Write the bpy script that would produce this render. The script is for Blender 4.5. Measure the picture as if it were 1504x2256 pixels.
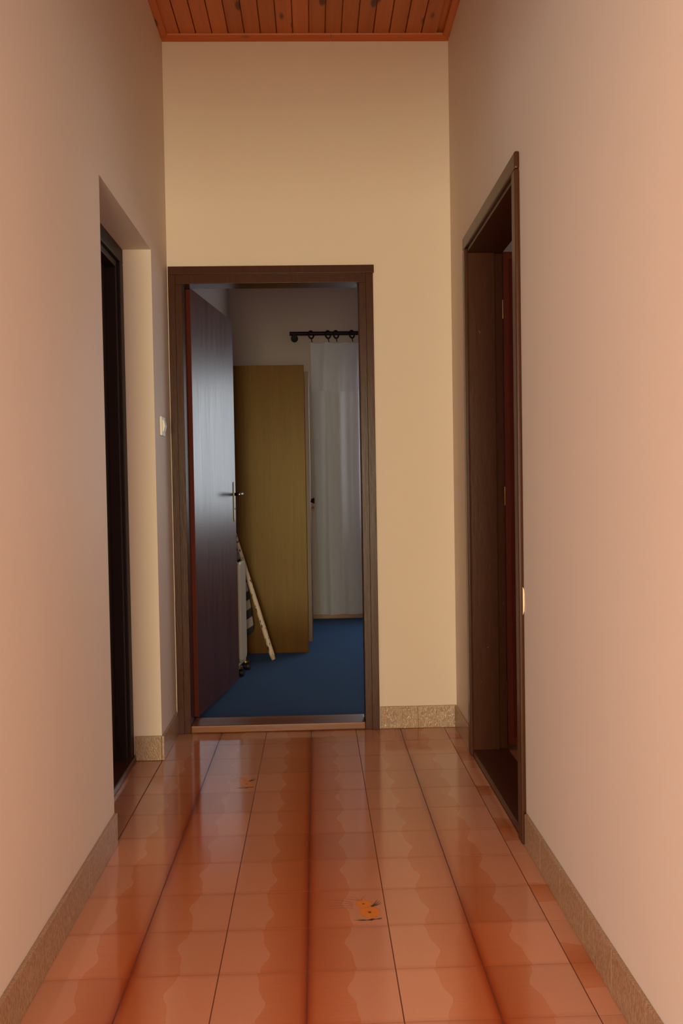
import bpy, bmesh, math, random
from mathutils import Matrix, Vector
random.seed(7)
D = bpy.data
for o in list(D.objects): D.objects.remove(o)
scene = bpy.context.scene
COL = scene.collection
PI = math.pi

# ---------------------------------------------------------------- camera
CAM = Vector((0.0365, 0.0, 1.0968)); YAW, PITCH, ROLL = 0.02926, -0.02877, -0.01673
fw = Vector((math.sin(YAW)*math.cos(PITCH), math.cos(YAW)*math.cos(PITCH), math.sin(PITCH)))
r0 = Vector((math.cos(YAW), -math.sin(YAW), 0)); u0 = r0.cross(fw)
rt = math.cos(ROLL)*r0 + math.sin(ROLL)*u0; up = -math.sin(ROLL)*r0 + math.cos(ROLL)*u0
cd = D.cameras.new('camera'); cam = D.objects.new('camera', cd); COL.objects.link(cam)
cam.matrix_world = Matrix(((rt.x, up.x, -fw.x, CAM.x), (rt.y, up.y, -fw.y, CAM.y), (rt.z, up.z, -fw.z, CAM.z), (0, 0, 0, 1)))
cd.sensor_fit = 'VERTICAL'; cd.sensor_height = 36; cd.sensor_width = 24; cd.lens = 36*1953.45/2256; cd.clip_start = 0.05
scene.camera = cam

# ---------------------------------------------------------------- world, daylight, exposure
w = D.worlds.new('world'); scene.world = w; w.use_nodes = True
w.node_tree.nodes['Background'].inputs[0].default_value = (0.55, 0.65, 0.8, 1)
w.node_tree.nodes['Background'].inputs[1].default_value = 0.3
scene.view_settings.view_transform = 'Standard'; scene.view_settings.look = 'None'
scene.view_settings.exposure = 0.0; scene.view_settings.gamma = 1.0
scene.view_settings.use_curve_mapping = False
def area(name, loc, target, sx, sy, power, col):
    l = D.lights.new(name, 'AREA'); l.shape = 'RECTANGLE'; l.size = sx; l.size_y = sy; l.energy = power; l.color = col
    o = D.objects.new(name, l); COL.objects.link(o); o.location = loc
    o.rotation_euler = (Vector(target)-Vector(loc)).to_track_quat('-Z', 'Y').to_euler()
    return o
HALL_Y0, HALL_Y1, HALL_X = -4.0, 1.05, 2.3
# warm daylight through the glazed entrance at the end of the hall behind the camera
area('daylight_entrance', (-0.1, HALL_Y0-0.03, 1.07), (-0.1, 5, 1.07), 1.1, 2.0, 236, (1.0, 0.92, 0.58))
# cooler sky light through unseen side windows added to brighten the corridor walls
area('daylight_added_window', (-HALL_X-0.03, -2.5, 1.15), (5, -2.5, 1.15), 2.4, 1.9, 158, (0.76, 0.92, 1.0))
area('daylight_added_window_b', (HALL_X+0.03, -2.5, 1.15), (-5, -2.5, 1.15), 2.4, 1.9, 80, (0.78, 0.92, 1.0))
# cool daylight through the bedroom window
area('daylight_bedroom', (1.36, 7.44, 1.47), (1.36, 0, 1.47), 1.7, 1.24, 28, (0.86, 0.95, 1.0))

# weak daylight through the window of the right-hand room
area('daylight_room_right', (2.63, 3.0, 1.6), (0, 3.0, 1.6), 0.8, 1.0, 5, (0.9, 0.95, 1.0))

# ---------------------------------------------------------------- materials
def srgb(r, g, b):
    f = lambda c: (c/255/12.92 if c/255 <= 0.04045 else ((c/255+0.055)/1.055)**2.4)
    return (f(r), f(g), f(b), 1)
class NT:
    def __init__(s, name):
        s.m = D.materials.new(name); s.m.use_nodes = True; s.t = s.m.node_tree
        s.b = s.t.nodes['Principled BSDF']
    def n(s, typ, **kw):
        x = s.t.nodes.new(typ)
        for k, v in kw.items(): setattr(x, k, v)
        return x
    def l(s, a, b): s.t.links.new(a, b)
    def math(s, op, a, b=None, c=None, clamp=False):
        x = s.n('ShaderNodeMath', operation=op); x.use_clamp = clamp
        for i, v in enumerate((a, b, c)):
            if v is None: continue
            if isinstance(v, (int, float)): x.inputs[i].default_value = v
            else: s.l(v, x.inputs[i])
        return x.outputs[0]
    def mix(s, fac, a, b, blend='MIX'):
        x = s.n('ShaderNodeMix', data_type='RGBA', blend_type=blend)
        for i, v in ((0, fac), (6, a), (7, b)):
            if isinstance(v, (int, float, tuple)): x.inputs[i].default_value = v
            else: s.l(v, x.inputs[i])
        return x.outputs[2]
    def ramp(s, fac, stops):
        x = s.n('ShaderNodeValToRGB'); e = x.color_ramp.elements
        while len(e) < len(stops): e.new(0.5)
        for i, (p, c) in enumerate(stops): e[i].position = p; e[i].color = c if isinstance(c, tuple) else (c, c, c, 1)
        s.l(fac, x.inputs[0]); return x.outputs[0]
    def coords(s, scale=(1, 1, 1), kind='Object', rnd=True):
        tc = s.n('ShaderNodeTexCoord'); mp = s.n('ShaderNodeMapping'); mp.inputs['Scale'].default_value = scale
        s.l(tc.outputs[kind], mp.inputs[0])
        if rnd:
            oi = s.n('ShaderNodeObjectInfo'); v = s.n('ShaderNodeVectorMath', operation='SCALE')
            v.inputs[0].default_value = (7.3, 13.1, 5.7); s.l(oi.outputs['Random'], v.inputs['Scale']); s.l(v.outputs[0], mp.inputs['Location'])
        return mp.outputs[0]
    def noise(s, vec, scale, detail=4, rough=0.5, dist=0.0):
        x = s.n('ShaderNodeTexNoise'); x.inputs['Scale'].default_value = scale; x.inputs['Detail'].default_value = detail
        x.inputs['Roughness'].default_value = rough; x.inputs['Distortion'].default_value = dist
        s.l(vec, x.inputs['Vector']); return x.outputs['Fac']
    def bump(s, h, strength, dist=0.01):
        x = s.n('ShaderNodeBump'); x.inputs['Strength'].default_value = strength; x.inputs['Distance'].default_value = dist
        s.l(h, x.inputs['Height']); s.l(x.outputs[0], s.b.inputs['Normal'])
    def set(s, **kw):
        for k, v in kw.items():
            i = s.b.inputs[k.replace('_', ' ')]
            if isinstance(v, (int, float, tuple)): i.default_value = v
            else: s.l(v, i)
        return s.m

def plain(name, col, rough=0.5, metal=0.0, spec=0.5):
    t = NT(name); return t.set(Base_Color=col, Roughness=rough, Metallic=metal, Specular_IOR_Level=spec)

def plaster(name, col, amp=0.05):
    t = NT(name); v = t.coords(rnd=False)
    big = t.noise(v, 1.7, 3); fine = t.noise(v, 260, 3)
    c2 = tuple(c*(1-amp) for c in col[:3])+(1,)
    t.set(Base_Color=t.mix(big, col, c2), Roughness=0.62, Specular_IOR_Level=0.3)
    h = t.math('ADD', t.math('MULTIPLY', t.noise(v, 6, 3), 0.6), t.math('MULTIPLY', fine, 0.1))
    t.bump(h, 0.12, 0.01); return t.m

def wood(name, c1, c2, c3=None, axis=2, rough=0.35, spec=0.5, fine=70, bump=0.06, coat=0.0, coat_rough=0.2, knots=False, rvar=0.0, tone=0.0, tint=None):
    t = NT(name); sc = [1, 1, 1]; sc[axis] = 0.035
    v = t.coords(tuple(sc)); g = t.noise(v, fine, 5, 0.6); b = t.noise(v, fine*0.18, 3, 0.5, 0.6)
    f = t.math('ADD', t.math('MULTIPLY', g, 0.55), t.math('MULTIPLY', b, 0.45))
    f = t.math('MULTIPLY_ADD', f, 2.6, -0.8, clamp=True)
    c = t.mix(f, c1, c2)
    if tone:
        oi = t.n('ShaderNodeObjectInfo'); k = t.math('MULTIPLY_ADD', oi.outputs['Random'], tone, 1-tone/2)
        cc = t.n('ShaderNodeCombineColor')
        for i in range(3): t.l(k, cc.inputs[i])
        c = t.mix(1.0, c, cc.outputs[0], 'MULTIPLY')
    if knots:
        s2 = [11, 11, 11]; s2[axis] = 4.0
        v2 = t.coords(tuple(s2)); vo = t.n('ShaderNodeTexVoronoi'); vo.inputs['Scale'].default_value = 1.0; t.l(v2, vo.inputs['Vector'])
        k = t.ramp(vo.outputs['Distance'], [(0.0, 1.0), (0.11, 0.9), (0.18, 0.0)])
        c = t.mix(k, c, c3)
    if tint: t.b.inputs['Specular Tint'].default_value = tint
    t.set(Base_Color=c, Roughness=t.math('MULTIPLY_ADD', g, rvar, rough-rvar/2) if rvar else rough, Specular_IOR_Level=spec,
          Coat_Weight=coat, Coat_Roughness=coat_rough)
    t.bump(g, bump, 0.004); return t.m

def tile_material():
    t = NT('terracotta_tile'); tc = t.n('ShaderNodeTexCoord'); sp = t.n('ShaderNodeSeparateXYZ'); t.l(tc.outputs['UV'], sp.inputs[0])
    u, v = sp.outputs[0], sp.outputs[1]
    ob = t.coords(); oi = t.n('ShaderNodeObjectInfo')
    a = t.math('MULTIPLY', t.math('SINE', t.math('MULTIPLY_ADD', v, 6.2, 0.9)), 0.05)
    b = t.math('MULTIPLY', t.math('SINE', t.math('MULTIPLY_ADD', v, 14.0, 2.2)), 0.017)
    edge = t.math('ADD', t.math('ADD', a, b), t.math('MULTIPLY_ADD', t.noise(ob, 90, 2), 0.02, 0.50))
    d = t.math('SUBTRACT', u, edge)
    pale = t.math('MULTIPLY', t.math('ADD', d, 0.004), 160, clamp=True)
    speck = t.noise(ob, 620, 2, 0.7); streak_v = t.coords((1, 16, 1)); streak = t.noise(streak_v, 11, 3)
    cm = t.mix(t.math('MULTIPLY_ADD', u, 2.1, -0.05, clamp=True), srgb(180, 101, 60), srgb(202, 134, 98))
    cm = t.mix(t.math('MULTIPLY', streak, 0.3), cm, srgb(172, 90, 52))
    cp = t.mix(speck, srgb(214, 158, 128), srgb(192, 132, 104))
    c = t.mix(pale, cm, cp)
    dk = t.math('POWER', t.math('SUBTRACT', 1.0, t.math('MULTIPLY', u, 8.5, clamp=True)), 2.0)
    c = t.mix(t.math('MULTIPLY', dk, 0.8), c, srgb(136, 46, 20))
    # darker glaze along the other edges
    ev = t.math('ABSOLUTE', t.math('SUBTRACT', v, 0.5)); eg = t.math('MULTIPLY_ADD', ev, 12.0, -5.1, clamp=True)
    c = t.mix(t.math('MULTIPLY', eg, 0.28), c, srgb(166, 84, 48))
    k = t.math('MULTIPLY_ADD', oi.outputs['Random'], 0.16, 0.92)
    cc = t.n('ShaderNodeCombineColor'); [t.l(k, cc.inputs[i]) for i in range(3)]
    c = t.mix(1.0, c, cc.outputs[0], 'MULTIPLY')
    t.set(Base_Color=c, Roughness=t.math('MULTIPLY_ADD', pale, 0.03, 0.09), Specular_IOR_Level=0.62)
    h = t.math('ADD', t.math('MULTIPLY', t.noise(ob, 330, 2), 0.25), t.math('MULTIPLY', t.noise(ob, 14, 2), 0.8))
    t.bump(h, 0.03, 0.004); return t.m

def skirting_material():
    t = NT('skirting_glaze'); v = t.coords((1, 1, 0.38)); n = t.noise(v, 230, 3, 0.6, 0.4); v2 = t.coords(); m = t.noise(v2, 9, 3)
    c = t.mix(t.ramp(n, [(0.35, 0.0), (0.65, 1.0)]), srgb(150, 116, 86), srgb(192, 156, 122))
    c = t.mix(t.math('MULTIPLY', m, 0.5), c, srgb(146, 110, 88))
    t.set(Base_Color=c, Roughness=0.16, Specular_IOR_Level=0.8); t.bump(n, 0.8, 0.003); return t.m

def frame_material():
    t = NT('brown_gloss_paint'); v = t.coords((1, 1, 0.12)); n = t.noise(v, 90, 4, 0.6); v2 = t.coords(); m = t.noise(v2, 60, 3)
    c = t.mix(n, srgb(58, 29, 15), srgb(80, 44, 25)); chip = t.ramp(t.noise(v2, 38, 4, 0.7), [(0.70, 0.0), (0.74, 1.0)])
    c = t.mix(chip, c, srgb(120, 84, 52))
    t.set(Base_Color=c, Roughness=0.3, Specular_IOR_Level=0.16); t.bump(t.math('ADD', n, t.math('MULTIPLY', m, 0.7)), 0.15, 0.003); return t.m

def carpet_material():
    t = NT('blue_carpet'); v = t.coords(rnd=False); n = t.noise(v, 420, 3, 0.7); b = t.noise(v, 5, 3); s = t.noise(t.coords((1, 6, 1), rnd=False), 26, 3)
    c = t.mix(n, srgb(60, 88, 128), srgb(98, 134, 182)); c = t.mix(t.math('MULTIPLY', t.math('ADD', b, s), 0.22), c, srgb(52, 74, 108))
    t.set(Base_Color=c, Roughness=0.95, Specular_IOR_Level=0.1); t.bump(n, 0.7, 0.006); return t.m

def curtain_material():
    t = NT('sheer_curtain'); v = t.coords(rnd=False); n = t.noise(v, 300, 3); wv = t.noise(t.coords((1, 1, 0.3), rnd=False), 45, 3)
    c = t.mix(t.math('MULTIPLY', t.math('ADD', n, wv), 0.5), srgb(222, 220, 228), srgb(244, 242, 248))
    t.set(Base_Color=c, Roughness=0.85, Specular_IOR_Level=0.1); t.bump(n, 0.4, 0.004)
    tr = t.n('ShaderNodeBsdfTranslucent'); t.l(c, tr.inputs[0]); mx = t.n('ShaderNodeMixShader'); mx.inputs[0].default_value = 0.5
    out = t.t.nodes['Material Output']; t.l(t.b.outputs[0], mx.inputs[1]); t.l(tr.outputs[0], mx.inputs[2]); t.l(mx.outputs[0], out.inputs[0]); return t.m

def stripe_material():
    t = NT('striped_cover'); v = t.coords(rnd=False); sp = t.n('ShaderNodeSeparateXYZ'); t.l(v, sp.inputs[0])
    f = t.math('ADD', t.math('MULTIPLY', sp.outputs[2], 1.0), t.math('MULTIPLY', sp.outputs[0], -0.38))
    f = t.math('FRACT', t.math('MULTIPLY_ADD', f, 9.2, 0.12)); k = t.ramp(f, [(0.46, 0.0), (0.52, 1.0)])
    c = t.mix(k, srgb(56, 56, 60), srgb(170, 158, 152)); t.set(Base_Color=c, Roughness=0.9, Specular_IOR_Level=0.1); t.bump(t.noise(v, 300, 2), 0.4, 0.004); return t.m

def pole_material():
    t = NT('chipped_white_paint'); v = t.coords((1, 1, 0.5)); n = t.noise(v, 46, 4, 0.65); k = t.ramp(n, [(0.57, 0.0), (0.60, 1.0)])
    t.set(Base_Color=t.mix(k, srgb(226, 200, 176), srgb(84, 58, 40)), Roughness=0.5); return t.m

def glass_pane():
    t = NT('window_glass'); tr = t.n('ShaderNodeBsdfTransparent'); gl = t.n('ShaderNodeBsdfGlossy'); gl.inputs['Roughness'].default_value = 0.02
    mx = t.n('ShaderNodeMixShader'); mx.inputs[0].default_value = 0.08; t.l(tr.outputs[0], mx.inputs[1]); t.l(gl.outputs[0], mx.inputs[2])
    t.l(mx.outputs[0], t.t.nodes['Material Output'].inputs[0]); return t.m

M = dict(
    wall=plaster('peach_plaster', srgb(230, 211, 193)), bedwall=plaster('bedroom_plaster', srgb(188, 168, 160)),
    tile=tile_material(), grout=plain('dark_grout', srgb(104, 56, 38), 0.7), skirt=skirting_material(), mortar=plain('skirting_mortar', srgb(120, 90, 70), 0.9),
    frame=frame_material(),
    leaf=wood('mahogany_veneer', srgb(72, 34, 24), srgb(104, 50, 34), rough=0.36, spec=0.75, rvar=0.2, bump=0.05),
    leafedge=wood('red_door_edge', srgb(72, 21, 9), srgb(94, 31, 12), rough=0.45, spec=0.15),
    rleaf=wood('red_brown_veneer', srgb(88, 32, 14), srgb(114, 46, 20), rough=0.4, spec=0.25),
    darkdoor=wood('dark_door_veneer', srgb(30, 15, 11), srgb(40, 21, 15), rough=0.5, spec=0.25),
    thr=wood('worn_threshold', srgb(92, 48, 26), srgb(164, 102, 52), axis=0, rough=0.4, fine=60),
    thrdark=wood('dark_threshold', srgb(60, 30, 18), srgb(84, 44, 26), axis=1, rough=0.35, fine=50),
    plank=wood('pine_plank', srgb(172, 86, 32), srgb(204, 114, 50), srgb(70, 30, 12), axis=1, rough=0.4, fine=55, knots=True, tone=0.3),
    mould=wood('pine_moulding', srgb(176, 84, 34), srgb(200, 106, 46), srgb(80, 34, 14), axis=0, rough=0.4, knots=True),
    mouldy=wood('pine_moulding_side', srgb(176, 84, 34), srgb(200, 106, 46), srgb(80, 34, 14), axis=1, rough=0.4, knots=True),
    ward=wood('wardrobe_veneer', srgb(82, 50, 17), srgb(102, 64, 24), rough=0.3, spec=0.16, tint=(1, 0.78, 0.4, 1), fine=90),  # specular tint puts the entrance light's yellow into the highlight
    warddoor=wood('wardrobe_door_veneer', srgb(80, 46, 20), srgb(98, 58, 26), rough=0.4, spec=0.3),
    wardin=plain('wardrobe_back', srgb(150, 120, 80), 0.7),
    carpet=carpet_material(), curtain=curtain_material(), rod=plain('dark_rod_wood', srgb(34, 16, 14), 0.5, 0.0, 0.2),
    bedskirt=wood('bedroom_skirting', srgb(120, 70, 36), srgb(150, 92, 50), axis=0), white=plain('white_plastic', srgb(232, 226, 214), 0.3),
    enamel=plain('cream_enamel', srgb(222, 208, 186), 0.4), black=plain('black_rubber', srgb(18, 18, 20), 0.5), brass=plain('brass', srgb(200, 160, 90), 0.3, 1.0),
    steel=plain('satin_steel', srgb(190, 190, 186), 0.25, 1.0), darkmetal=plain('dark_lever_metal', srgb(60, 56, 52), 0.25, 1.0),
    dullsteel=plain('dull_plate_metal', srgb(120, 116, 108), 0.42, 1.0),
    stripe=stripe_material(), pole=pole_material(), bare=plain('bare_pole_end', srgb(206, 170, 130), 0.7), glass=glass_pane(),
    petal=plain('orange_flower_print', srgb(226, 138, 52), 0.2), stem=plain('grey_green_print', srgb(104, 84, 62), 0.2), core=plain('flower_centre_print', srgb(120, 84, 50), 0.2),
    hallfloor=plain('hall_terracotta', srgb(190, 120, 84), 0.25),
    chip=plain('bare_plaster', srgb(238, 216, 176), 0.8),
)

# ---------------------------------------------------------------- mesh helpers
def link(name, me, mat, parent=None, loc=None):
    o = D.objects.new(name, me); COL.objects.link(o)
    if mat and not me.materials: me.materials.append(M[mat])
    if parent: o.parent = parent
    if loc is not None: o.location = loc
    return o
def mesh(bm, name='mesh', smooth=False):
    bmesh.ops.recalc_face_normals(bm, faces=bm.faces)
    me = D.meshes.new(name); bm.to_mesh(me); bm.free()
    if smooth:
        for p in me.polygons: p.use_smooth = True
    return me
def add_box(bm, x0, x1, y0, y1, z0, z1, bev=0):
    r = bmesh.ops.create_cube(bm, size=1, matrix=Matrix.Translation(((x0+x1)/2, (y0+y1)/2, (z0+z1)/2)) @ Matrix.Diagonal((x1-x0, y1-y0, z1-z0, 1)))
    if bev:
        es = set(e for v in r['verts'] for e in v.link_edges)
        bmesh.ops.bevel(bm, geom=list(es), offset=bev, segments=2, affect='EDGES', profile=0.6)
def box(name, x0, x1, y0, y1, z0, z1, mat, parent=None, bev=0.0, local=True):
    """a box whose object origin sits at its centre-bottom (or at its parent's origin when parented)"""
    bm = bmesh.new()
    if parent is None:
        add_box(bm, x0, x1, y0, y1, z0, z1, bev); return link(name, mesh(bm, name), mat)
    add_box(bm, x0, x1, y0, y1, z0, z1, bev); return link(name, mesh(bm, name), mat, parent)
def boxes(name, lst, mat, parent=None, bev=0.0):
    bm = bmesh.new()
    for b in lst: add_box(bm, *b, bev)
    return link(name, mesh(bm, name), mat, parent)
def add_tube(bm, p, q, r0_, r1_=None, seg=16, caps=True):
    p, q = Vector(p), Vector(q); r1_ = r0_ if r1_ is None else r1_; d = q-p
    mt = Matrix.Translation((p+q)/2) @ d.to_track_quat('Z', 'Y').to_matrix().to_4x4()
    bmesh.ops.create_cone(bm, cap_ends=caps, segments=seg, radius1=r0_, radius2=r1_, depth=d.length, matrix=mt)
def tube(name, p, q, r0_, mat, parent=None, r1_=None, seg=16):
    bm = bmesh.new(); add_tube(bm, p, q, r0_, r1_, seg); me = mesh(bm, name, True); o = link(name, me, mat, parent); me.set_sharp_from_angle(angle=0.7); return o
def prism(name, pts, axis, a0, a1, mat, parent=None):
    """extrude a 2D profile along an axis; the profile lives in the other two axes in order"""
    bm = bmesh.new()
    def mk(p, a):
        c = list(p); c.insert(axis, a); return bm.verts.new(c)
    A = [mk(p, a0) for p in pts]; B = [mk(p, a1) for p in pts]; n = len(pts)
    bm.faces.new(A); bm.faces.new(B[::-1])
    for i in range(n): bm.faces.new((A[i], A[(i+1) % n], B[(i+1) % n], B[i]))
    return link(name, mesh(bm, name), mat, parent)
def empty(name, loc=(0, 0, 0)):
    o = D.objects.new(name, None); COL.objects.link(o); o.location = loc; o.empty_display_size = 0.1; return o
def tag(o, label, cat, group=None, kind=None):
    o['label'] = label; o['category'] = cat
    if group: o['group'] = group
    if kind: o['kind'] = kind
    return o
def S(o, label, cat): return tag(o, label, cat, kind='structure')

# ---------------------------------------------------------------- the room shell
XL, XR, YB, ZC = -0.602, 0.660, 3.975, 3.085        # corridor walls, back wall, plank level
YC = 4.10                                            # bedroom side of the back wall
AL0, AL1, ALZ = 2.737, 3.589, 2.055                  # opening in the left wall
RD0, RD1, RDZ = 2.67, 3.575, 2.065                   # opening in the right wall
BX0, BX1, BY = -0.642, 2.6, 7.37                     # bedroom
S(boxes('wall_left', [(XL-0.12, XL, HALL_Y1, AL0, -0.01, 3.1), (XL-0.12, XL, AL1, YB, -0.01, 3.1), (XL-0.12, XL, AL0, AL1, ALZ, 3.1)], 'wall'),
  'plain peach plaster corridor wall with a recessed doorway on the left', 'wall')
wr = S(boxes('wall_right', [(XR, XR+0.12, HALL_Y1, RD0, -0.01, 3.1), (XR, XR+0.12, RD1, YB, -0.01, 3.1), (XR, XR+0.12, RD0, RD1, RDZ, 3.1)], 'wall'),
  'plain peach plaster corridor wall with a brown framed doorway on the right', 'wall')
S(boxes('wall_back', [(BX0-0.3, -0.59, YB, YC, -0.01, 3.1), (0.305, 2.7, YB, YC, -0.01, 3.1), (-0.59, 0.305, YB, YC, 2.07, 3.1)], 'wall'),
  'plaster end wall of the corridor around the bedroom doorway', 'wall')
S(boxes('wall_bedroom_left', [(BX0-0.1, BX0, YC, BY+0.1, -0.01, 3.1)], 'bedwall'), 'pale bedroom side wall behind the open door', 'wall')
W0, W1, WZ0, WZ1 = 0.50, 2.22, 0.84, 2.10
S(boxes('wall_bedroom_back', [(BX0, W0, BY, BY+0.14, -0.01, 3.1), (W1, BX1, BY, BY+0.14, -0.01, 3.1), (W0, W1, BY, BY+0.14, -0.01, WZ0), (W0, W1, BY, BY+0.14, WZ1, 3.1)], 'bedwall'),
  'pale far bedroom wall behind the curtain', 'wall')
S(boxes('wall_bedroom_right', [(BX1, BX1+0.1, YC, BY+0.1, -0.01, 3.1)], 'bedwall'), 'bedroom side wall out of view on the right', 'wall')
S(boxes('ceiling_bedroom', [(BX0-0.1, BX1+0.1, YC-0.1, BY+0.14, 3.1, 3.18)], 'bedwall'), 'pale bedroom ceiling', 'ceiling')
S(boxes('floor_bedroom', [(BX0, BX1, 4.09, BY, -0.03, 0.0)], 'carpet'), 'short pile blue carpet on the bedroom floor', 'carpet')
# right-hand room seen through its doorway
S(boxes('wall_room_right', [(XR+0.12, 2.7, 1.9, 2.0, -0.01, 3.1), (2.6, 2.7, 2.0, 2.6, -0.01, 3.1), (2.6, 2.7, 3.4, YB, -0.01, 3.1), (2.6, 2.7, 2.6, 3.4, -0.01, 1.1), (2.6, 2.7, 2.6, 3.4, 2.1, 3.1)], 'bedwall'), 'walls of the dim room beyond the right doorway', 'wall')
S(boxes('ceiling_room_right', [(XR+0.12, 2.7, 1.9, YB, 3.1, 3.18)], 'bedwall'), 'ceiling of the dim room beyond the right doorway', 'ceiling')
# hall behind the camera, with the glazed entrance and side windows added for light
hw = [(-HALL_X-0.1, XL-0.12, HALL_Y1, HALL_Y1+0.12, -0.01, 3.1), (XR+0.12, HALL_X+0.1, HALL_Y1, HALL_Y1+0.12, -0.01, 3.1), (XL-0.12, XR+0.12, HALL_Y1-0.001, HALL_Y1+0.119, 2.25, 3.1),  # unseen lintel over the corridor mouth, added to shade the upper end wall
    (-HALL_X, -0.65, HALL_Y0-0.1, HALL_Y0, -0.01, 3.1), (0.45, HALL_X, HALL_Y0-0.1, HALL_Y0, -0.01, 3.1), (-0.65, 0.45, HALL_Y0-0.1, HALL_Y0, 2.08, 3.1)]
for sx in (-1, 1):
    a, b = sorted((sx*HALL_X, sx*(HALL_X+0.1)))
    hw += [(a, b, HALL_Y0, -3.7, -0.01, 3.1), (a, b, -1.3, HALL_Y1, -0.01, 3.1), (a, b, -3.7, -1.3, -0.01, 0.2), (a, b, -3.7, -1.3, 2.1, 3.1)]
S(boxes('wall_hall', hw, 'wall'), 'plaster walls of the hall behind the camera', 'wall')

# ceiling of knotty planks
ceil = S(boxes('ceiling', [(-HALL_X-0.1, HALL_X+0.1, HALL_Y0-0.1, HALL_Y1+0.12, 3.1, 3.16), (XL-0.1, XR+0.1, HALL_Y1+0.12, YB, 3.1, 3.16)], 'plank'),
  'dark varnished pine plank ceiling of the corridor', 'ceiling')
bm = bmesh.new(); add_box(bm, -0.0335, 0.0335, HALL_Y1+0.12, YB-0.005, 0, 0.016, 0.004); pm = mesh(bm, 'plank'); pm.materials.append(M['plank'])
x = -0.555
while x < XR-0.02:
    link('plank', pm, None, ceil, (x, 0, ZC)); x += 0.0705
def mould_profile(s): return [(0, 0), (0, -0.022), (s*0.008, -0.022), (s*0.026, -0.006), (s*0.028, 0)]
S(prism('trim_1', [(YB+a, ZC+b) for a, b in mould_profile(-1)], 0, XL, 0.14, 'mould'), 'brown wooden cornice strip between ceiling planks and end wall, left length', 'moulding')
S(prism('trim_2', [(YB+a, ZC+b) for a, b in mould_profile(-1)], 0, 0.1415, XR, 'mould'), 'brown wooden cornice strip between ceiling planks and end wall, shorter right length', 'moulding')
S(prism('trim_3', [(XL+a, ZC+b) for a, b in mould_profile(1)], 1, HALL_Y1, YB-0.03, 'mouldy'), 'brown wooden cornice strip along the left wall under the ceiling', 'moulding')
S(prism('trim_4', [(XR+a, ZC+b) for a, b in mould_profile(-1)], 1, HALL_Y1, YB-0.03, 'mouldy'), 'brown wooden cornice strip along the right wall under the ceiling', 'moulding')

# ---------------------------------------------------------------- tiled floor
T = 0.2; Y0T = 3.7784; G = 0.0026; GY = 0.0014
floor = S(boxes('floor', [(-0.85, 2.6, 1.17, YB, -0.05, -0.0003)], 'grout'),
  'corridor floor of square orange brown glazed tiles', 'floor')
S(boxes('floor_hall', [(-HALL_X, HALL_X, HALL_Y0-0.1, 1.17, -0.05, 0.0)], 'hallfloor'), 'terracotta tiled floor of the hall behind the camera', 'floor')
S(boxes('floor_room_right', [(0.802, 2.6, 2.0, YB, -0.0002, 0.004)], 'hallfloor'), 'pinkish tiled floor of the dim room beyond the right doorway', 'floor')
def tile_mesh(xs, ys, uv0, uv1, swap=False):
    """tile spanning xs, ys (local); uv0..uv1 at the corners, pattern along y when swap"""
    bm = bmesh.new(); add_box(bm, xs[0], xs[1], ys[0], ys[1], -0.008, 0)
    L = bm.loops.layers.uv.new('UVMap')
    for f in bm.faces:
        for lp in f.loops:
            a = (lp.vert.co.x-xs[0])/(xs[1]-xs[0]); b = (lp.vert.co.y-ys[0])/(ys[1]-ys[0])
            if swap: a, b = b, a
            lp[L].uv = (uv0[0]+(uv1[0]-uv0[0])*a, uv0[1]+(uv1[1]-uv0[1])*b)
    me = mesh(bm, 'floor_tile'); me.materials.append(M['tile']); return me
hx, hy = (T-G)/2, (T-GY)/2
full_l = tile_mesh((-hx, hx), (-hy, hy), (0, 0), (1, 1)); full_r = tile_mesh((-hx, hx), (-hy, hy), (1, 1), (0, 0))
YF = 3.968; hf = (YF-Y0T)/2-0.001
far_l = tile_mesh((-hx, hx), (-hf, hf), (0, 0), (1, 0.94)); far_r = tile_mesh((-hx, hx), (-hf, hf), (1, 0.94), (0, 0))
cw = (0.6535-0.6)/2-G/4
cut_a = tile_mesh((-cw, cw), (-hy, hy), (0.1, 0.35), (1, 0.6), True); cut_b = tile_mesh((-cw, cw), (-hy, hy), (0.95, 0.1), (0.12, 0.36), True)
cut_c = tile_mesh((-cw, cw), (-hy, hy), (0.5, 0.2), (1, 0.5), True)
alc = tile_mesh((-0.055, 0.055), (-hy, hy), (0.4, 0), (1, 1))
tiles = {}
NROW = 13
for j in range(-1, NROW):
    yc = (Y0T+YF)/2 if j < 0 else Y0T-T*(j+0.5)
    for c in range(-3, 3):
        left = (c % 2 == 0)
        me = (far_l if left else far_r) if j < 0 else (full_l if left else full_r)
        o = link('floor_tile', me, None, floor, (T*(c+0.5), yc, 0.0)); tiles[(c, j)] = o
        o.rotation_euler = (random.uniform(-1, 1)*0.0007, random.uniform(-1, 1)*0.0007, 0)
    if j >= 0:
        o = link('floor_tile', (cut_a, cut_b, cut_c, cut_b)[j % 4], None, floor, (0.6+cw+G/2, yc, 0.0))
    else:
        o = link('floor_tile', tile_mesh((-cw, cw), (-hf, hf), (0.1, 0.3), (0.9, 0.6), True), None, floor, (0.6+cw+G/2, yc, 0.0))
    if 1 <= j <= 4: link('floor_tile', alc, None, floor, (-0.6-0.0575, yc, 0.0))
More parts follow.
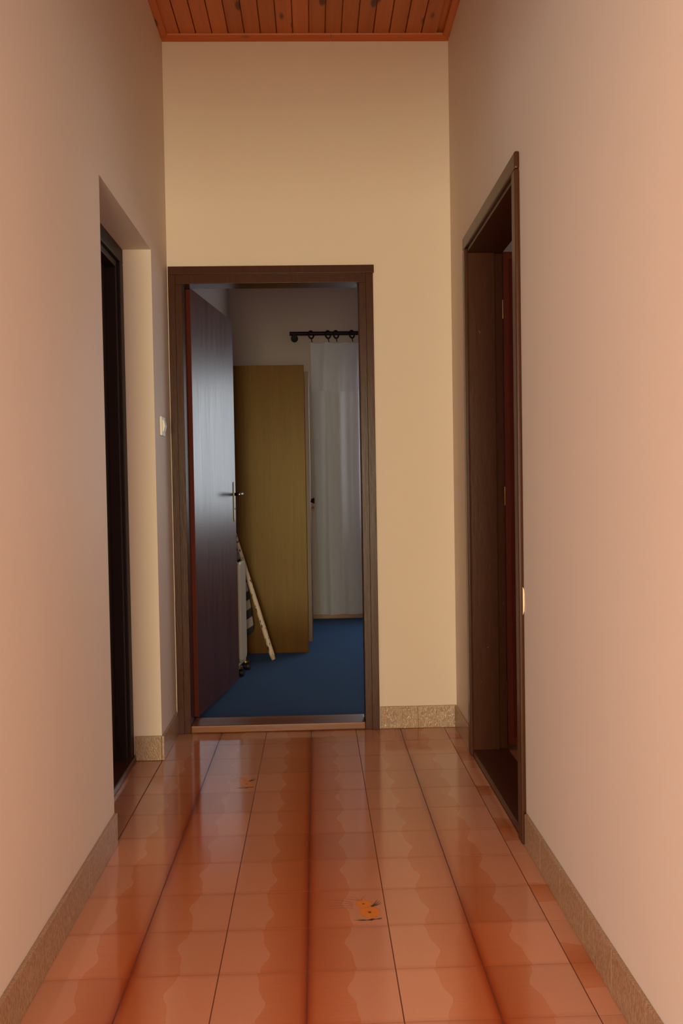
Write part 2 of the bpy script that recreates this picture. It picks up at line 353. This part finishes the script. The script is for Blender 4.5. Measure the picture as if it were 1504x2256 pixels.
# painted flowers on two tiles
def flower(parent, cx, cy, one):
    bm = bmesh.new(); z = 0.0003
    def poly(pts, mi):
        f = bm.faces.new([bm.verts.new((p[0], p[1], z)) for p in pts]); f.material_index = mi
    def disc(x, y, r, mi, zz):
        f = bm.faces.new([bm.verts.new((x+r*math.cos(a*PI/6), y+r*math.sin(a*PI/6), zz)) for a in range(12)]); f.material_index = mi
    rnd = random.Random(3)
    def bloom(x, y, r, zz):
        n = 10
        for i in range(n):
            a = 2*PI*i/n+0.2; rr = r*(0.86+0.2*rnd.random()); wd = 0.33
            pts = [(0.12, 0), (0.55, -wd*0.75), (0.85, -wd*0.8), (1.0, -0.12), (0.96, 0.04), (1.0, 0.16), (0.82, wd*0.8), (0.5, wd*0.7)]
            f = bm.faces.new([bm.verts.new((x+rr*(p*math.cos(a)-q*math.sin(a)), y+rr*(p*math.sin(a)+q*math.cos(a)), zz+0.00001*i)) for p, q in pts]); f.material_index = 0
        disc(x, y, r*0.14, 2, zz+0.0002)
    def blade(x, y, a, ln, bend, wd, mi=1):
        L_, R_ = [], []; px, py = x, y
        for i in range(7):
            t_ = i/6; ang = a+bend*t_; ww = wd*(1-t_)+0.0002
            L_.append((px-ww*math.sin(ang), py+ww*math.cos(ang), z)); R_.append((px+ww*math.sin(ang), py-ww*math.cos(ang), z))
            px += ln/6*math.cos(ang); py += ln/6*math.sin(ang)
        f = bm.faces.new([bm.verts.new(p) for p in L_+R_[::-1]]); f.material_index = mi
    bloom(cx+0.006, cy-0.026, 0.030, z+0.0003); bloom(cx-0.008, cy+0.021, 0.022, z+0.0001)
    for a, ln, bd in ((0.5, 0.036, 0.5), (0.75, 0.042, 0.4), (1.0, 0.044, 0.3), (0.3, 0.034, 0.5)): blade(cx+0.012, cy+0.006, a, ln, bd, 0.0024)
    for i in range(6): blade(cx+0.010, cy-0.062-0.001*i, PI+0.35-0.06*i, 0.05-0.005*i, -0.7, 0.0017)
    for i in range(6): blade(cx+0.008, cy-0.060-0.001*i, -0.25+0.09*i, 0.028, 0.4, 0.0017)
    for a, ln, bd in ((2.0, 0.05, 1.0), (1.6, 0.045, -1.2), (2.5, 0.06, 0.8)): blade(cx-0.012, cy+0.034, a, ln, bd, 0.0005)
    for i in range(4): blade(cx-0.035, cy+0.03-0.01*i, PI-0.5+0.12*i, 0.075, 0.55, 0.0004)
    me = mesh(bm, 'flower_print'); [me.materials.append(M[k]) for k in ('petal', 'stem', 'core')]
    for p in me.polygons:
        if p.normal.z < 0: p.flip()
    o = link('flower_print', me, None, parent); o['label'] = 'printed orange flowers with grey green leaves'
flower(tiles[(0, 7)], 0.052, -0.004, False); flower(tiles[(-2, 2)], 0.058, 0.012, True)

# skirting tiles
sk = {}
def skirt(parent, axis, a0, a1, face, sgn, step, first):
    """run of skirting tiles along an axis; face = front plane, tile goes 9 mm behind it"""
    cuts = [a0]; a = first
    while a < a1-0.01:
        if a > a0+0.01: cuts.append(a)
        a += step
    cuts.append(a1)
    for p, q in zip(cuts, cuts[1:]):
        key = (axis, round(q-p, 4), sgn)
        if key not in sk:
            L_ = q-p-0.0012; bm = bmesh.new(); th = 0.0105
            if axis == 1: add_box(bm, min(0, sgn*th), max(0, sgn*th), -L_/2, L_/2, 0.0006, 0.1, 0.0022)
            else: add_box(bm, -L_/2, L_/2, min(0, sgn*th), max(0, sgn*th), 0.0006, 0.1, 0.0022)
            me = mesh(bm, 'skirting_tile'); me.materials.append(M['skirt']); sk[key] = me
        m_ = (p+q)/2
        link('skirting_tile', sk[key], None, parent, (face, m_, 0) if axis == 1 else (m_, face, 0))
FL, FR, FB = XL+0.0105, XR-0.0105, YB-0.0105
b = S(empty('baseboard_left', (0, 0, 0)), 'long run of brown glazed skirting tiles on the near left wall', 'skirting'); skirt(b, 1, HALL_Y1, AL0-0.002, FL, -1, 0.405, 1.979-0.405*4)
b = S(empty('baseboard_left_corner'), 'short brown skirting tile between the left recess and the bedroom door', 'skirting'); skirt(b, 1, AL1-0.0105, YB-0.02, FL, -1, 0.4, 9)
b = S(empty('baseboard_recess'), 'speckled skirting tile on the reveal of the left recess', 'skirting'); skirt(b, 0, XL-0.108, FL-0.0107, AL1-0.0105, 1, 0.4, 9)
b = S(empty('baseboard_right'), 'long run of brown glazed skirting tiles on the near right wall', 'skirting'); skirt(b, 1, HALL_Y1, 2.632, FR, 1, 0.2, 1.845-1.4)
b = S(empty('baseboard_right_corner'), 'brown skirting tile on the right wall beyond the doorway', 'skirting'); skirt(b, 1, RD1+0.01, FB-0.001, FR, 1, 0.5, 9)
b = S(empty('baseboard_back'), 'golden shining skirting tiles under the end wall beside the bedroom door', 'skirting'); skirt(b, 0, 0.312, XR-0.0005, FB, 1, 0.2, 0.483)

# ---------------------------------------------------------------- bedroom door and frame
d1 = S(empty('door_1', (-0.16, YB, 0)), 'dark mahogany bedroom door standing open in a brown frame', 'door')
d1p = d1.location.copy()
def child(o, par):
    o.parent = par; o.matrix_parent_inverse = Matrix.Translation(par.location).inverted(); return o
def cbox(name, x0, x1, y0, y1, z0, z1, mat, par, bev=0.002): return child(box(name, x0, x1, y0, y1, z0, z1, mat, None, bev), par)
cbox('casing_side', -0.596, -0.566, YB-0.02, YB+0.0, 0.0, 2.043, 'frame', d1); cbox('casing_side', 0.276, 0.309, YB-0.02, YB, 0.0, 2.043, 'frame', d1)
cbox('casing_top', -0.596, 0.3135, YB-0.0205, YB, 2.0435, 2.078, 'frame', d1)
cbox('jamb', -0.5895, -0.537, YB-0.01, YC-0.027, 0.0, 2.003, 'frame', d1); cbox('jamb', 0.2455, 0.3045, YB-0.01, YC-0.027, 0.0, 2.003, 'frame', d1)
cbox('head', -0.5895, 0.3045, YB-0.01, YC-0.027, 2.0035, 2.0695, 'frame', d1)
cbox('threshold', -0.537, 0.2455, YB-0.012, YC+0.01, 0.0005, 0.034, 'thr', d1, 0.005)
th = math.atan2(0.815, 0.116)
lf = box('leaf', 0, 0.82, 0, 0.04, 0.045, 2.012, 'leaf', None, 0.0015)
for p in lf.data.polygons:
    if abs(p.normal.x) > 0.9: p.material_index = 1
lf.data.materials.append(M['leafedge'])
lf.parent = d1; lf.location = Vector((-0.517, 4.083, 0))-d1p; lf.rotation_euler = (0, 0, th)
pl = box('handle_plate', 0.765, 0.789, -0.006, 0, 0.918, 1.131, 'dullsteel', lf, 0.002)
bm = bmesh.new(); add_tube(bm, (0.777, -0.004, 1.064), (0.777, -0.05, 1.064), 0.0085); add_tube(bm, (0.777, -0.045, 1.064), (0.735, -0.056, 1.066), 0.0085, 0.0075)
link('lever_neck', mesh(bm, 'lever_neck', True), 'darkmetal', lf)['label'] = 'dark lever handle'
bm = bmesh.new(); add_tube(bm, (0.738, -0.055, 1.066), (0.655, -0.058, 1.064), 0.009, 0.010); link('lever_grip', mesh(bm, 'lever_grip', True), 'steel', lf)['label'] = 'bright steel lever grip'
bm = bmesh.new(); add_tube(bm, (0.777, -0.0055, 0.985), (0.777, -0.0075, 0.985), 0.006); link('keyhole', mesh(bm), 'black', lf)
for z in (0.25, 1.05, 1.8):
    tube('hinge', (0.004, 0.0465, z), (0.004, 0.0465, z+0.08), 0.006, 'darkmetal', lf)

# ---------------------------------------------------------------- left recess door
XD = XL-0.112
d2 = S(empty('door_2', (XD, (AL0+AL1)/2, 0)), 'almost black closed door inside the plastered recess of the left wall', 'door')
y0, y1 = AL0+0.001, AL1-0.001
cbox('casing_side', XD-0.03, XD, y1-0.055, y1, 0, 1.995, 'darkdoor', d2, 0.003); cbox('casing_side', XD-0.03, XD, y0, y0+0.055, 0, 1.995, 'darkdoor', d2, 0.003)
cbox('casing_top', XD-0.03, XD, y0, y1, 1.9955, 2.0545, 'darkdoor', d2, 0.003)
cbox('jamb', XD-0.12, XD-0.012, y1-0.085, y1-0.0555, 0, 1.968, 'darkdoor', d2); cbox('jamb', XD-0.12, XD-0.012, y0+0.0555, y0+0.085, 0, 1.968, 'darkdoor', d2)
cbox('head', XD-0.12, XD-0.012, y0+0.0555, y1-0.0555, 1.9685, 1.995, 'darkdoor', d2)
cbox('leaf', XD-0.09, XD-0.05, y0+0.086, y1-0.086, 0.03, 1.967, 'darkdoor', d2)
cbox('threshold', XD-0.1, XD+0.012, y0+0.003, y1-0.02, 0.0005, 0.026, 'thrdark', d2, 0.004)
S(boxes('wall_recess_back', [(XD-0.2, XD-0.121, AL0-0.2, AL1+0.2, -0.01, 3.1)], 'bedwall'), 'masonry behind the closed recess door', 'wall')

# ---------------------------------------------------------------- right doorway
d3 = S(empty('door_3', (XR, (RD0+RD1)/2, 0)), 'reddish brown door standing open inside the brown framed right doorway', 'door')
XF = XR-0.015; e0, e1 = 2.645, 3.585
def round_casing(name, ya, yb, z0, z1):
    o = cbox(name, XF, XR+0.0, ya, yb, z0, z1, 'frame', d3, 0.006); return o
round_casing('casing_side', e0, e0+0.052, 0, 2.033); round_casing('casing_side', e1-0.052, e1, 0, 2.033)
round_casing('casing_top', e0, e1, 2.0335, 2.085)
cbox('jamb', XR-0.004, 0.80, RD0+0.001, RD0+0.04, 0, 2.018, 'frame', d3); cbox('jamb', XR-0.004, 0.765, RD1-0.036, RD1-0.001, 0, 2.018, 'frame', d3)
cbox('jamb', 0.7655, 0.80, RD1-0.020, RD1-0.001, 0, 2.018, 'frame', d3)
cbox('head', XR-0.004, 0.80, RD0+0.001, RD1-0.001, 2.0185, 2.064, 'frame', d3)
cbox('threshold', 0.6545, 0.80, RD0+0.0405, RD1-0.0365, 0.0005, 0.024, 'thrdark', d3, 0.004)
lf3 = cbox('leaf', 0.806, 1.60, 3.575, 3.614, 0.03, 2.030, 'rleaf', d3)
for z in (0.22, 1.01, 1.76):
    h = tube('hinge', (0.7985, 3.566, z), (0.7985, 3.566, z+0.075), 0.006, 'brass'); child(h, d3)
rb = box('raised_bead', 0.83, 0.842, 3.5705, 3.575, 0.06, 2.0, 'leafedge', None); child(rb, d3)
# broken plaster beside the near casing
bm = bmesh.new(); n = 10
prof = [(0.0, 0.0), (0.0015, 0.012), (0.002, 0.03), (0.002, 0.05), (0.002, 0.065), (0.0015, 0.078), (0, 0.085)]
A = [bm.verts.new((0, -p, q)) for p, q in prof]; B = [bm.verts.new((0.0045*min(1, p/0.0018), -p*0.7, q)) for p, q in prof]
for i in range(len(prof)-1): bm.faces.new((A[i], A[i+1], B[i+1], B[i]))
bm.faces.new(A); bm.faces.new(B[::-1]); bmesh.ops.translate(bm, verts=bm.verts, vec=(0.6555, 2.6452, 0.70))
o = child(link('bare_plaster_chip', mesh(bm), 'chip'), d3); o['label'] = 'pale chip in the painted casing edge'

# ---------------------------------------------------------------- light switch
sw = tag(empty('light_switch', (XL, 3.743, 1.361)), 'white plastic light switch on the narrow wall left of the bedroom door', 'switch')
box('plate', 0.0, 0.009, -0.04, 0.04, -0.04, 0.04, 'white', sw, 0.003)
prism('rocker', [(0.009, -0.024), (0.012, -0.024), (0.019, 0.002), (0.015, 0.024), (0.009, 0.024)], 1, -0.024, 0.024, 'white', sw)

# ---------------------------------------------------------------- bedroom: window, rod, curtain
win = S(empty('window_1', ((W0+W1)/2, BY, WZ0)), 'bedroom window beside the curtain, out of view', 'window')
for n_, a in (('window_frame', (W0, W0+0.05, BY+0.05, BY+0.1, WZ0, WZ1)), ('window_frame', (W1-0.05, W1, BY+0.05, BY+0.1, WZ0, WZ1)), ('window_frame', (W0+0.0505, W1-0.0505, BY+0.05, BY+0.1, WZ0, WZ0+0.05)),
    ('window_frame', (W0+0.0505, W1-0.0505, BY+0.05, BY+0.1, WZ1-0.05, WZ1)), ('mullion', (1.34, 1.38, BY+0.05, BY+0.1, WZ0+0.0505, WZ1-0.0505))):
    child(box(n_, *a, 'white'), win)
for a, b_ in ((W0+0.051, 1.339), (1.381, W1-0.051)): child(box('pane', a, b_, BY+0.06, BY+0.064, WZ0+0.051, WZ1-0.051, 'glass'), win)
S(box('baseboard_bedroom', BX0+0.0, BX1, BY-0.014, BY, 0.0005, 0.032, 'bedskirt'), 'thin brown wooden skirting below the curtain', 'skirting')
YR = BY-0.08
rod = tag(empty('curtain_rod', (-0.15, YR, 2.35)), 'dark wooden curtain rod with rings on the far bedroom wall', 'curtain rod')
child(tube('rod', (-0.15, YR, 2.35), (2.55, YR, 2.35), 0.0165, 'rod'), rod)
for xx in (-0.112, 2.5):
    child(tube('bracket_arm', (xx, BY, 2.322), (xx, YR-0.012, 2.322), 0.013, 'rod'), rod)
    child(tube('bracket_knob', (xx, YR-0.012, 2.318), (xx, YR-0.034, 2.318), 0.024, 'rod', r1_=0.018), rod)
    child(tube('wall_rosette', (xx, BY, 2.322), (xx, BY-0.008, 2.322), 0.03, 'rod'), rod)
cur = tag(empty('curtain', (0.3, YR, 2.28)), 'thin off-white curtain hanging below the dark rod beside the wardrobe', 'curtain')
def sheet(name, x0t, x0b, x1, zt, zb, yoff, amp, nx=90, nz=46):
    bm = bmesh.new(); G_ = []
    for k in range(nz+1):
        t_ = k/nz; z = zt+(zb-zt)*t_; row = []
        for i in range(nx+1):
            s = i/nx; xx = (x0t+(x0b-x0t)*t_**1.3)*(1-s)+x1*s
            a = amp*(0.45+0.55*min(1, t_*2.5))
            y = a*math.sin(s*21+0.5*math.sin(t_*2.2))+0.35*a*math.sin(s*47+1.3+t_*1.5)+0.3*a*math.sin(s*11+t_*3)
            sag = -0.008*abs(math.sin(s*13))*(1-t_)**8
            row.append(bm.verts.new((xx, YR+yoff+y, z+sag)))
        G_.append(row)
    for k in range(nz):
        for i in range(nx): bm.faces.new((G_[k][i], G_[k][i+1], G_[k+1][i+1], G_[k+1][i]))
    return link(name, mesh(bm, name, True), 'curtain')
child(sheet('curtain_panel', 0.018, 0.062, 0.60, 2.276, 0.042, 0.0, 0.014), cur)
child(sheet('curtain_header', 0.019, 0.02, 0.598, 2.277, 1.875, -0.004, 0.014, nz=14), cur)
for xx in (0.025, 0.163, 0.229, 0.359, 0.47, 0.575):
    bm = bmesh.new(); R_, r_ = 0.030, 0.0066; seg, rs = 24, 8; V_ = []; ca, sa = math.cos(0.75), math.sin(0.75)
    for i in range(seg):
        a = 2*PI*i/seg; V_.append([])
        for k in range(rs):
            q = 2*PI*k/rs; rad_ = (R_+r_*math.cos(q))*math.cos(a); ax_ = r_*math.sin(q)
            V_[-1].append(bm.verts.new((xx+rad_*sa+ax_*ca, YR+rad_*ca-ax_*sa, 2.3405+(R_+r_*math.cos(q))*math.sin(a))))
    for i in range(seg):
        for k in range(rs): bm.faces.new((V_[i][k], V_[(i+1) % seg][k], V_[(i+1) % seg][(k+1) % rs], V_[i][(k+1) % rs]))
    rg = child(link('curtain_ring', mesh(bm, 'curtain_ring', True), 'rod'), rod)
    bm = bmesh.new(); add_tube(bm, (xx, YR, 2.313), (xx+0.008, YR, 2.279), 0.0045, 0.003, 8)
    hk = link('hook', mesh(bm), 'rod'); hk.parent = rg; hk.matrix_parent_inverse = Matrix.Identity(4)

# ---------------------------------------------------------------- wardrobe
wd = tag(empty('wardrobe', (-0.33, 6.4, 0)), 'tall yellowish brown veneered wardrobe with its plain side towards the door', 'wardrobe')
WY0, WY1, WX0, WX1 = 5.86, 6.95, -0.636, -0.024
cbox('side_panel', WX0, WX1, WY0, WY0+0.02, 0, 1.9, 'ward', wd, 0.0015); cbox('side_panel', WX0, WX1, WY1-0.02, WY1, 0, 1.9, 'ward', wd, 0.0015)
cbox('top_panel', WX0, WX1-0.004, WY0+0.0205, WY1-0.0205, 1.86, 1.88, 'ward', wd); cbox('bottom_panel', WX0, WX1-0.02, WY0+0.0205, WY1-0.0205, 0.06, 0.08, 'ward', wd)
cbox('back_panel', WX0, WX0+0.008, WY0+0.0205, WY1-0.0205, 0.0805, 1.8595, 'wardin', wd); cbox('plinth', WX1-0.05, WX1-0.03, WY0+0.0205, WY1-0.0205, 0, 0.0595, 'ward', wd)
for a, b_, ky in ((WY0+0.005, (WY0+WY1)/2-0.001, 6.12), ((WY0+WY1)/2+0.001, WY1-0.005, 6.75)):
    dr = cbox('door', WX1+0.0006, WX1+0.028, a, b_, 0.07, 1.855, 'warddoor', wd, 0.0015)
    k = tube('knob', (WX1+0.028, ky, 0.998), (WX1+0.054, ky, 0.998), 0.006, 'rod', r1_=0.018); k.parent = dr; k.matrix_parent_inverse = Matrix.Identity(4)
    k = tube('key', (WX1+0.028, ky, 0.942), (WX1+0.052, ky, 0.942), 0.004, 'brass', r1_=0.007); k.parent = dr; k.matrix_parent_inverse = Matrix.Identity(4)

# ---------------------------------------------------------------- oil radiator, pole, ironing board behind the door
rad = tag(empty('oil_radiator', (-0.398, 5.25, 0)), 'cream portable oil-filled radiator on black castors behind the open door', 'radiator')
rad.rotation_euler = (0, 0, -0.13)
def fin(xx):
    bm = bmesh.new(); pts = []; hw, z0, z1, rr = 0.085, 0.075, 0.665, 0.035
    for cx, cz, a0 in ((hw-rr, z1-rr, 0), (-hw+rr, z1-rr, PI/2), (-hw+rr, z0+rr, PI), (hw-rr, z0+rr, 1.5*PI)):
        for i in range(6): a = a0+i/5*PI/2; pts.append((cx+rr*math.cos(a), cz+rr*math.sin(a)))
    def ring(s, x_): return [bm.verts.new((x_, p*s, (q-0.37)*(1-(1-s)*0.25)+0.37)) for p, q in pts]
    L_ = [ring(0.86, xx-0.011), ring(1, xx-0.003), ring(1, xx+0.003), ring(0.86, xx+0.011)]; n_ = len(pts)
    for A_, B_ in zip(L_, L_[1:]):
        for i in range(n_): bm.faces.new((A_[i], A_[(i+1) % n_], B_[(i+1) % n_], B_[i]))
    bm.faces.new(L_[0]); bm.faces.new(L_[-1][::-1]); return mesh(bm, 'fin')
fm = fin(0); fm.materials.append(M['enamel'])
for i in range(5): link('fin', fm, None, rad, (-0.012-0.042*i, 0, 0))
for yy in (-0.055, 0.055): tube('header_pipe', (-0.18, yy*0, 0.6 if yy > 0 else 0.14), (-0.01, yy*0, 0.6 if yy > 0 else 0.14), 0.02, 'enamel', rad)
for xx in (-0.028, -0.165):
    box('foot', xx-0.014, xx+0.014, -0.105, 0.105, 0.058, 0.0745, 'enamel', rad, 0.004)
    for yy in (-0.092, 0.092):
        ax = tube('castor_plate', (xx+0.012, yy, 0.0455), (xx+0.012, yy, 0.0575), 0.024, 'brass', rad)
        for dx in (-0.011, 0.011): tube('castor_wheel', (xx+dx-0.009+0.02, yy, 0.0225), (xx+dx+0.009+0.02, yy, 0.0225), 0.0223, 'black', rad)

pb, pt = Vector((-0.245, 5.612, 0.0)), Vector((-0.627, 5.65, 1.32))
pole = tag(empty('wooden_pole', pb), 'thin white painted pole leaning behind the bedroom door, paint chipped', 'pole')
dv = (pt-pb).normalized()
child(tube('shaft', pb+dv*0.035, pt, 0.0165, 'pole', r1_=0.011), pole); child(tube('bare_end', pb+dv*0.006, pb+dv*0.0345, 0.012, 'bare', r1_=0.0165), pole)
child(tube('collar', pb+dv*0.86, pb+dv*0.875, 0.017, 'pole'), pole)

ib = tag(empty('ironing_board', (-0.475, 5.72, 0.0)), 'grey and white striped padded board standing between radiator and wardrobe', 'ironing board')
bm = bmesh.new(); pts = []
for i in range(13): a = PI+PI*i/12; pts.append((0.045*math.cos(a), 0.06+0.06*math.sin(a)))
pts += [(0.055, 0.2), (0.065, 0.45), (0.06, 0.57), (0.04, 0.6), (-0.04, 0.6), (-0.06, 0.57), (-0.065, 0.45), (-0.055, 0.2)]
A = [bm.verts.new((p, -0.016, q)) for p, q in pts]; A2 = [bm.verts.new((p*0.86, -0.024, 0.01+q*0.985)) for p, q in pts]; B = [bm.verts.new((p, 0.016, q)) for p, q in pts]
n_ = len(pts)
for i in range(n_):
    j = (i+1) % n_; bm.faces.new((A[i], A[j], B[j], B[i])); bm.faces.new((A2[i], A2[j], A[j], A[i]))
bm.faces.new(A2); bm.faces.new(B[::-1])
bd = link('board', mesh(bm, 'board'), 'stripe', ib, (0.066, 0.0, 0.148)); bd.rotation_euler = (-0.06, -0.20, 0)
for xx in (-0.06, 0.0): tube('leg', (xx, 0.03, 0.0), (xx-0.03, 0.06, 0.62), 0.008, 'steel', ib)
tube('cross_bar', (-0.08, 0.05, 0.4), (-0.01, 0.05, 0.4), 0.008, 'steel', ib)
